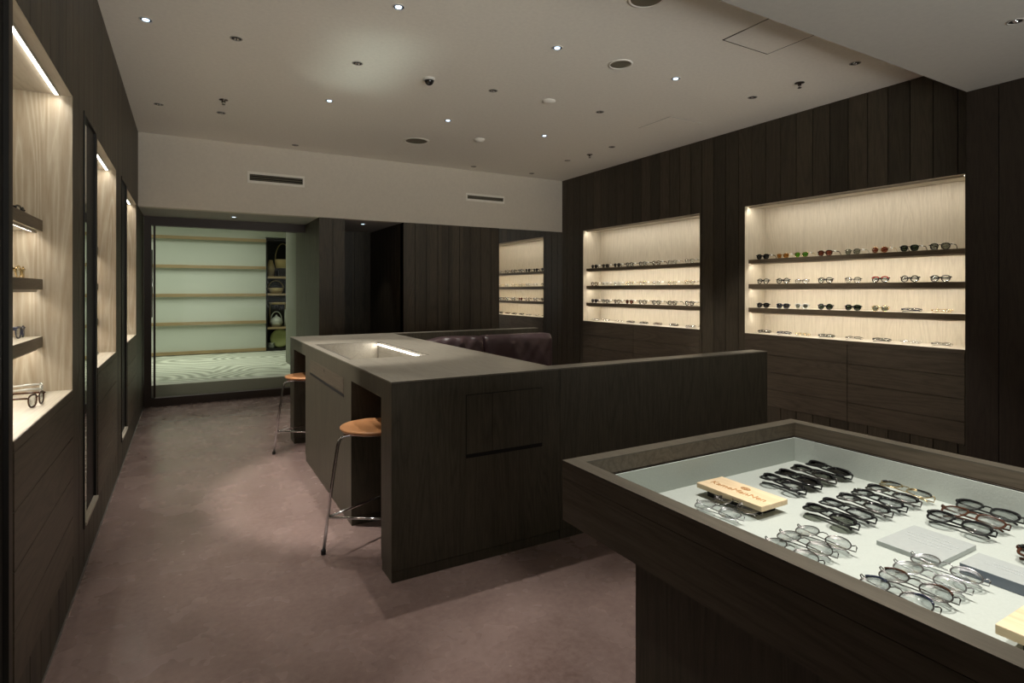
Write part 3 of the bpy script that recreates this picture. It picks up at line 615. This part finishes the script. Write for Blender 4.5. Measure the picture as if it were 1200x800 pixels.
# ------------------------------------------------------------------ display table
TXa, TXb, TYa, TYb, TZ = .864, 1.838, -.75, 1.240, .85
ix0, ix1, iy0, iy1 = .908, 1.790, -.70, 1.196
tb = thing('display_table', 'large dark oak display table with sunken pale grey tray in the foreground', 'table', ((TXa + TXb) / 2, (TYa + TYb) / 2, 0))
def ring(x0, x1, y0, y1, t, z0, z1, tyy=None):
    ty = tyy or t
    return [(x0, x0 + t, y0, y1, z0, z1), (x1 - t, x1, y0, y1, z0, z1), (x0 + t, x1 - t, y0, y0 + ty, z0, z1), (x0 + t, x1 - t, y1 - ty, y1, z0, z1)]
mk('rim', boxes(*ring(TXa, TXb, TYa, TYb, .044, TZ - .043, TZ - .004)), M['board_y'], tb)
mk('rim_top', boxes(*ring(TXa, TXb, TYa, TYb, .044, TZ - .004, TZ)), wood('table_rim_oak', (.050, .043, .032), (.085, .074, .056), 'y', .42, None, .25), tb)  # same oak as the rim sides, tone set apart for light from above
mk('apron', boxes(*ring(TXa + .001, TXb - .001, TYa + .001, TYb - .001, .045, TZ - .158, TZ - .045)), M['board_y'], tb)
mk('underside', boxes((TXa + .046, TXb - .046, TYa + .046, TYb - .046, TZ - .158, TZ - .14)), M['board_y'], tb)
mk('shadow_gap', boxes(*ring(TXa + .003, TXb - .003, TYa + .003, TYb - .003, .04, TZ - .045, TZ - .043)), M['dark'], tb)
TF = .7245
mk('tray_lining', boxes((ix0 - .0, ix1 + .0, iy0, iy1, TF - .012, TF), *ring(ix0 + .002, ix1 - .002, iy0 + .002, iy1 - .002, .004, TF, TZ - .048)), M['lining'], tb)
mk('lining_gap', boxes(*ring(ix0 + .0008, ix1 - .0008, iy0 + .0008, iy1 - .0008, .0012, TZ - .052, TZ - .045)), M['dark'], tb)
mk('base', boxes((TXa + .13, TXb - .13, TYa + .2, 1.10, 0, TZ - .158)), M['board_z'], tb)

# ------------------------------------------------------------------ eyeglasses
def loop(shape, w_, h_, n=26):
    out = []
    for k in range(n):
        a = 2 * PI * k / n; c, s = math.cos(a), math.sin(a)
        if shape == 'round': x, z = c, s
        elif shape == 'oval': x, z = c * 1.05, s * .82
        elif shape == 'square':
            e = .55; x = math.copysign(abs(c) ** e, c); z = math.copysign(abs(s) ** e, s) * .88; x *= 1 + .06 * z
        else:
            e = .78; x = math.copysign(abs(c) ** e, c); z = math.copysign(abs(s) ** e, s); x *= 1 + .12 * z; z *= .94
        out.append((x * w_ / 2, z * h_ / 2))
    return out
GCACHE = {}
def glasses_parts(shape, fm, lm, pose, tilt, thick, brow, tagged):
    key = (shape, fm, lm, pose, tilt, thick, brow, tagged)
    if key in GCACHE: return GCACHE[key]
    LW, LH = (.050, .046); cx = .0355; cz = LH / 2 * 1.0 + thick
    P = {}
    lp = loop(shape, LW, LH)
    b = bmesh.new()
    bend = lambda x: .35 * x * x / .07 * .3
    for s in (-1, 1):
        tube(b, [(s * cx + x * s, bend(s * cx + x * s), cz + z) for x, z in lp], thick, 6, True, 1.25, Vector((0, 1, 0)))
    tube(b, [(-.0115, .0005, cz + .006), (-.005, -.001, cz + .011), (.005, -.001, cz + .011), (.0115, .0005, cz + .006)], thick * .95, 6)
    for s in (-1, 1):
        tube(b, [(s * (cx + LW / 2 - .001), bend(.058), cz + .011), (s * .066, .003, cz + .013), (s * .0685, .006, cz + .013)], thick * 1.1, 6)
    P['frame'] = [(b, M[fm])]
    if brow:
        b = bmesh.new()
        P['brow_rim'] = []
        for s in (-1, 1):
            b = bmesh.new(); tube(b, [(s * cx + x * s, bend(s * cx) - .0004, cz + z) for x, z in lp if z > LH * .12], thick * 1.7, 6, False, 1.0, Vector((0, 1, 0)))
            P['brow_rim'].append((b, M[brow]))
    P['lens'] = []
    for s in (-1, 1):
        b = bmesh.new()
        vsx = [b.verts.new((s * cx + x * s * .99, bend(s * cx + x * s) - .0006, cz + z * .99)) for x, z in lp]; vc = b.verts.new((s * cx, -.0022 + bend(cx), cz))
        vs2 = [b.verts.new((s * cx + x * s * .99, bend(s * cx + x * s) + .0008, cz + z * .99)) for x, z in lp]; vd = b.verts.new((s * cx, -.0008 + bend(cx), cz))
        n = len(lp)
        for k in range(n):
            b.faces.new([vsx[k], vsx[(k + 1) % n], vc]); b.faces.new([vs2[(k + 1) % n], vs2[k], vd]); b.faces.new([vsx[(k + 1) % n], vsx[k], vs2[k], vs2[(k + 1) % n]])
        P['lens'].append((b, M[lm]))
    P['temple'] = []; ht = cz + .013; tr_ = max(thick * .9, .0013)
    for s in (-1, 1):
        b = bmesh.new()
        if pose == 'open':
            pts = [(s * .0685, .006, ht), (s * .067, .05, ht), (s * .064, .095, ht - .001), (s * .062, .112, ht - .010), (s * .061, .132, .004)]
        else:
            o_ = .010 if s < 0 else .017
            pts = [(s * .0685, .006, ht), (s * .066, o_, ht - .001), (s * .02, o_ + .001, ht - .006), (-s * .03, o_ + .002, ht - .008), (-s * .046, o_ + .004, ht - .010), (-s * .060, o_ + .006, ht - .016)]
        tube(b, pts, tr_, 6, False, 1.6 if thick > .0015 else 1.0, Vector((1, 0, 0)) if pose == 'open' else Vector((0, 1, 0))); P['temple'].append((b, M[fm]))
    if tagged:
        b = bmesh.new(); bx(b, .0625, .0705, .022, .050, ht - .007, ht + .007); P['price_tag'] = [(b, M['tag'])]
    # stand it: tilt back, then rest the lowest point on z = 0
    rot = Matrix.Rotation(-math.radians(tilt), 4, 'X'); lo = 9
    for L_ in P.values():
        for b, m in L_:
            bmesh.ops.transform(b, matrix=rot, verts=b.verts); lo = min(lo, min(v.co.z for v in b.verts))
    out = []
    for k, L_ in P.items():
        for b, m in L_:
            bmesh.ops.translate(b, vec=(0, 0, -lo), verts=b.verts); bmesh.ops.recalc_face_normals(b, faces=b.faces)
            me = bpy.data.meshes.new(k); b.to_mesh(me); b.free(); me.materials.append(m)
            for p in me.polygons: p.use_smooth = True
            out.append((k, me))
    GCACHE[key] = out; return out
FN = {'black': 'black', 'navy': 'navy blue', 'tort': 'tortoiseshell', 'red': 'red', 'brown': 'brown', 'clearf': 'clear grey', 'gold': 'thin gold', 'silver': 'thin silver', 'gun': 'thin gunmetal'}
LN = {'lens': 'eyeglasses', 'lens_green': 'green-lensed sunglasses', 'lens_bright': 'bright green-lensed sunglasses', 'lens_amber': 'amber-lensed sunglasses', 'lens_brown': 'brown-lensed sunglasses', 'lens_smoke': 'smoke-lensed sunglasses', 'lens_grey': 'grey-lensed sunglasses', 'lens_black': 'black-lensed sunglasses'}
def glasses(x, y, z, rz, shape, fm, lm='lens', pose='folded', tilt=10, thick=None, brow=None, tagged=False, label='', group=None, sc=1.0):
    if thick is None: thick = .0011 if fm in ('gold', 'silver', 'gun') else .0024
    t = thing('sunglasses' if lm not in ('lens',) else 'eyeglasses', label, 'glasses', (x, y, z), group, math.radians(rz))
    t.scale = (sc, sc, sc)
    for n, me in glasses_parts(shape, fm, lm, pose, tilt, thick, brow, tagged): mkd(n, me, t)
    return t
ORD = ['first', 'second', 'third', 'fourth', 'fifth', 'sixth', 'seventh', 'eighth', 'ninth']
SHP = {'round': 'round', 'panto': 'soft round', 'square': 'squarish', 'oval': 'oval'}
def row(place, ys, x, z, specs, group, rz=-90, jitter=4, sc=1.0):
    for i, (yv, sp) in enumerate(zip(ys, specs)):
        fm, lm, shape, kw = sp
        if 'thick' not in kw: kw = dict(kw, thick=.0016 if fm in ('gold', 'silver', 'gun') else .0030)
        lab = f"{FN[fm]} {SHP[shape]} {LN[lm]}, {ORD[i]} from left, {place}"
        glasses(x, yv, z, rz + R.uniform(-jitter, jitter), shape, fm, lm, label=lab, group=group, sc=sc, **kw)
big_y = [3.47, 3.264, 3.082, 2.868, 2.637, 2.427, 2.218, 2.018]
OP = dict(pose='open', tilt=0, tagged=True); FO = dict(tilt=8); FL = dict(tilt=74)
G = 'glasses in the large right niche'
XS = XR + .085
row('large right niche top shelf', big_y, XS, RS[0][0], [('black', 'lens_black', 'panto', OP), ('gold', 'lens_amber', 'square', OP), ('gold', 'lens_bright', 'panto', OP), ('tort', 'lens_brown', 'panto', OP), ('gun', 'lens_grey', 'panto', OP), ('gold', 'lens_brown', 'round', OP), ('black', 'lens_green', 'panto', OP), ('black', 'lens_grey', 'panto', OP)], G)
row('large right niche second shelf', big_y, XS, RS[1][0], [('black', 'lens', 'panto', FO), ('black', 'lens', 'round', FO), ('gun', 'lens', 'oval', FO), ('black', 'lens', 'panto', FO), ('gun', 'lens', 'panto', dict(tilt=8, brow='black')), ('black', 'lens', 'panto', dict(tilt=8, brow='red')), ('black', 'lens', 'round', FO), ('black', 'lens', 'panto', FO)], G)
row('large right niche third shelf', big_y, XS, RS[2][0], [('black', 'lens_smoke', 'panto', FO), ('navy', 'lens_smoke', 'square', FO), ('clearf', 'lens_grey', 'panto', FO), ('black', 'lens_green', 'round', FO), ('black', 'lens_green', 'panto', FO), ('gold', 'lens_grey', 'panto', FO), ('navy', 'lens', 'square', FL), ('gold', 'lens', 'oval', FL)], G)
row('large right niche sill', big_y, XS - .01, NZ0, [('black', 'lens', 'panto', FL), ('navy', 'lens', 'square', FL), ('gold', 'lens', 'oval', FL), ('black', 'lens', 'panto', FL), ('gun', 'lens', 'round', FL), ('black', 'lens', 'panto', FL), ('silver', 'lens', 'oval', FL), ('gun', 'lens', 'round', FL)], G)
sml_y = [6.02, 5.79, 5.56, 5.33, 5.10, 4.87, 4.62, 4.37]
G = 'glasses in the far right niche'
A = dict(pose='open', tilt=0, tagged=True)
row('farther right niche top shelf', sml_y, XS, RS[0][0], [('black', 'lens_black', 'panto', A), ('black', 'lens_smoke', 'square', A), ('black', 'lens_smoke', 'panto', A), ('black', 'lens', 'panto', A), ('black', 'lens', 'round', A), ('brown', 'lens', 'panto', A), ('gun', 'lens', 'square', A), ('gun', 'lens', 'panto', A)], G)
row('farther right niche second shelf', sml_y, XS, RS[1][0], [('brown', 'lens', 'panto', A), ('clearf', 'lens', 'panto', A), ('clearf', 'lens', 'round', A), ('gold', 'lens', 'panto', A), ('gold', 'lens', 'round', A), ('silver', 'lens', 'panto', A), ('gold', 'lens', 'oval', A), ('gold', 'lens', 'panto', A)], G)
row('farther right niche third shelf', sml_y, XS, RS[2][0], [('navy', 'lens_smoke', 'panto', A), ('black', 'lens', 'square', A), ('brown', 'lens', 'panto', A), ('tort', 'lens_brown', 'panto', A), ('black', 'lens', 'round', A), ('black', 'lens', 'panto', A), ('black', 'lens', 'square', A), ('black', 'lens', 'panto', A)], G)
row('farther right niche sill', sml_y, XS - .01, NZ0, [('silver', 'lens', 'panto', FL), ('silver', 'lens', 'round', FL), ('silver', 'lens', 'panto', FL), ('black', 'lens', 'panto', FL), ('black', 'lens', 'square', FL), ('tort', 'lens', 'panto', FL), ('black', 'lens', 'panto', FL), ('gun', 'lens', 'panto', FL)], G)
G = 'glasses in the left wall niches'
XG = XL - .150
for k, (z, fm, sh, wd) in enumerate([(LS[0][0], 'black', 'square', 'top shelf'), (LS[1][0], 'gold', 'round', 'second shelf'), (LS[2][0], 'navy', 'panto', 'third shelf')]):
    for j, yv in enumerate((2.90, 2.66)):
        glasses(XG, yv, z, 90, sh, fm, 'lens', 'open', 0, thick=.0026, label=f"{FN[fm]} {SHP[sh]} eyeglasses, nearest left niche {wd}, {['deeper in', 'nearer camera'][j]}", group=G)
glasses(XG + .07, 2.86, LZ0, 100, 'square', 'clearf', 'lens', 'open', 0, thick=.0030, label='clear grey eyeglasses on the sill of the nearest left niche', group=G)
glasses(XG + .10, 2.62, LZ0, 80, 'panto', 'tort', 'lens', 'open', 0, thick=.0026, label='tortoiseshell eyeglasses on the sill of the nearest left niche, nearest the camera', group=G)
for j, yv in enumerate((4.50, 4.28, 4.05)):
    glasses(XG + .07, yv, LZ0, 90 + 6 * j, 'panto', ['silver', 'gun', 'silver'][j], 'lens', 'folded', 20, label=['silver eyeglasses at the far end of the middle left niche sill', 'gunmetal eyeglasses amid the middle left niche sill', 'silver eyeglasses at the near end of the middle left niche sill'][j], group=G)
for j, yv in enumerate((6.22, 6.0)):
    glasses(XG + .07, yv, LZ0, 90, 'panto', ['navy', 'gun'][j], 'lens', 'folded', 20, label=['navy eyeglasses at the far end of the farthest left niche sill', 'gunmetal eyeglasses on the farthest left niche sill, nearer one'][j], group=G)

# table glasses, laid out in rows along the tray
G = 'glasses laid out on the grey tray'
def tg(x, y, rz, shape, fm, lm, tilt, label, thick=None, brow=None, sc=1.0):
    glasses(x, y, TF + .0004, rz, shape, fm, lm, 'folded', tilt, thick, brow, label=label, group=G, sc=sc)
for i, (x, y) in enumerate([(1.455, 1.035), (1.532, 1.038), (1.612, 1.043), (1.694, 1.044)]):
    tg(x, y, -97, ['panto', 'square', 'panto', 'square'][i], ['black', 'black', 'gun', 'black'][i], ['lens', 'lens_smoke', 'lens_grey', 'lens_smoke'][i], 89, f"{['clear-lensed', 'dark', 'smoky', 'thick dark'][i]} folded glasses, {ORD[i]} of four in the back row from the wooden block", .0025, ['black', 'black', 'black', 'black'][i], 1.08)
for i, x in enumerate((1.345, 1.418, 1.493, 1.562, 1.632, 1.703)):
    tg(x, .83, -97, ['panto', 'square', 'panto', 'round', 'panto', 'panto'][i], ['black', 'black', 'gun', 'black', 'gun', 'gold'][i], ['lens_grey', 'lens', 'lens', 'lens', 'lens', 'lens'][i], 88, f"folded glasses with black brow, {ORD[i]} of six in the middle row", .0021 if i not in (5,) else .0014, 'black', 1.06)
for i, x in enumerate((1.565, 1.637, 1.715)):
    tg(x, .645, -92, 'panto', ['black', 'tort', 'black'][i], 'lens', 76, f"{['black', 'brown tinged black', 'plain black'][i]} folded eyeglasses, {ORD[i]} from the grey acrylic plaque", .0020, 'black' if i != 1 else None, 1.04)
for i, (x, y) in enumerate([(1.205, .985), (1.138, .985)]):
    tg(x, y, -84, 'panto', ['gun', 'silver'][i], 'lens', 78, ['gunmetal folded eyeglasses lying right beside the wooden brand block', 'silver folded eyeglasses lying between the gunmetal pair and the table rim'][i], .0011)
for i, (x, y) in enumerate([(1.215, .76), (1.152, .763), (1.09, .755)]):
    tg(x, y, -90, 'round', 'gun', 'lens', 79, ['round gunmetal folded eyeglasses, farthest from the rim of three', 'round gunmetal folded eyeglasses, middle of three', 'round gunmetal folded eyeglasses half hidden by the table rim'][i], .0011)
for i, (x, y) in enumerate([(1.29, .553), (1.224, .554), (1.165, .551), (1.10, .553), (1.04, .55)]):
    tg(x, y, -90, 'round', ['silver', 'silver', 'gun', 'gun', 'gun'][i], 'lens', 79, ['round silver folded eyeglasses beside the two acrylic plaques', 'round silver folded eyeglasses, second in front of the plaques', 'round folded eyeglasses with tortoiseshell brows', 'round folded eyeglasses with dark blue brows near the rim', 'dark folded eyeglasses mostly hidden by the near table rim'][i], .0012, [None, None, 'tort', 'navy', 'navy'][i])
for i, (x, y) in enumerate([(1.515, .455), (1.585, .455)]):
    tg(x, y, -93, 'panto', 'tort', 'lens', 80, ['tortoiseshell folded glasses cut off by the right edge, lower pair', 'tortoiseshell folded glasses cut off by the right edge, upper pair'][i], .0026, 'black')

def text(name, s, size, loc, rz, m, parent, depth=.0004):
    cu = bpy.data.curves.new(name, 'FONT'); cu.body = s; cu.size = size; cu.extrude = depth; cu.align_x = 'CENTER'; cu.align_y = 'CENTER'
    tmp = bpy.data.objects.new(name, cu); C.objects.link(tmp); dg = bpy.context.evaluated_depsgraph_get(); dg.update()
    me = bpy.data.meshes.new_from_object(tmp.evaluated_get(dg)); bpy.data.objects.remove(tmp)
    me.materials.clear(); me.materials.append(m)
    o = bpy.data.objects.new(name, me); C.objects.link(o); o.parent = parent; o.location = loc; o.rotation_euler = (0, 0, rz); return o
def scribble(parent, lines, z):
    """faint engraved lines too small to read"""
    b = bmesh.new()
    for xx, half in lines:
        y = -half
        while y < half:
            l_ = R.uniform(.002, .005)
            bx(b, xx - .002, xx + R.uniform(.001, .003), y, min(half, y + l_), z - .0002, z + .0002); y += l_ + .0016
    mk('lettering', b, M['faint'], parent, False, (0, 0, 0))
sg = thing('wooden_sign_block', 'pale wooden block burnt with the shop brand lettering and a small emblem', 'sign', (1.295, 1.022, TF))
bevel(mk('block', boxes((-.052, .052, -.104, .104, .022, .036)), M['sign'], sg, False, (0, 0, 0)), .0015)
mk('riser', boxes((-.030, .042, -.075, .085, 0, .022)), M['dark'], sg, False, (0, 0, 0))
text('lettering', 'KameManNen', .030, (-.010, 0, .0363), -PI / 2, M['burn'], sg)
b = bmesh.new(); tube(b, [(.022 + .0085 * math.cos(a), .0135 * math.sin(a), .0364) for a in [2 * PI * k / 16 for k in range(16)]], .0011, 5, True)
tube(b, [(.022 + .0035 * math.cos(a), .005 * math.sin(a), .0364) for a in [2 * PI * k / 6 for k in range(6)]], .0008, 5, True)
for k in range(6):
    a = 2 * PI * k / 6; tube(b, [(.022 + .0035 * math.cos(a), .005 * math.sin(a), .0364), (.022 + .0052 * math.cos(a), .012 * math.sin(a), .0364)], .0007, 4)
mk('emblem', b, M['burn'], sg, False, (0, 0, 0))
pq = thing('acrylic_plaque', 'flat grey acrylic plaque with faint lettering in the middle of the tray', 'sign', (1.436, .642, TF))
M['frost'] = plain('frosted_acrylic', (.40, .43, .42), .25)
bevel(mk('plate', boxes((-.083, .083, -.062, .062, 0, .011)), M['frost'], pq, False, (0, 0, 0)), .001)
scribble(pq, [(.045, .03), (.028, .05), (.010, .045), (-.008, .03)], .0112)
pq = thing('acrylic_plaque', 'thicker acrylic plaque with bluish edge at the right edge of the view', 'sign', (1.408, .438, TF))
bevel(mk('plate', boxes((-.043, .043, -.112, .112, 0, .022)), M['frost'], pq, False, (0, 0, 0)), .001)
mk('edge_strip', boxes((-.0436, -.0432, -.111, .111, .001, .021)), plain('blue_grey_edge', (.16, .19, .24), .2), pq, False, (0, 0, 0))
scribble(pq, [(.012, .075), (-.002, .085)], .0222)
sg = thing('wooden_sign_block', 'pale wooden block with orange stamp at the bottom right corner', 'sign', (1.172, .297, TF))
bevel(mk('block', boxes((-.058, .058, -.104, .104, .030, .046)), M['sign'], sg, False, (0, 0, 0)), .0015)
mk('riser', boxes((-.040, .045, -.085, .075, 0, .030)), M['dark'], sg, False, (0, 0, 0))
mk('orange_stamp', boxes((-.030, -.004, .045, .072, .046, .0464), (-.030, -.004, -.01, .030, .046, .0464)), M['orange'], sg, False, (0, 0, 0))
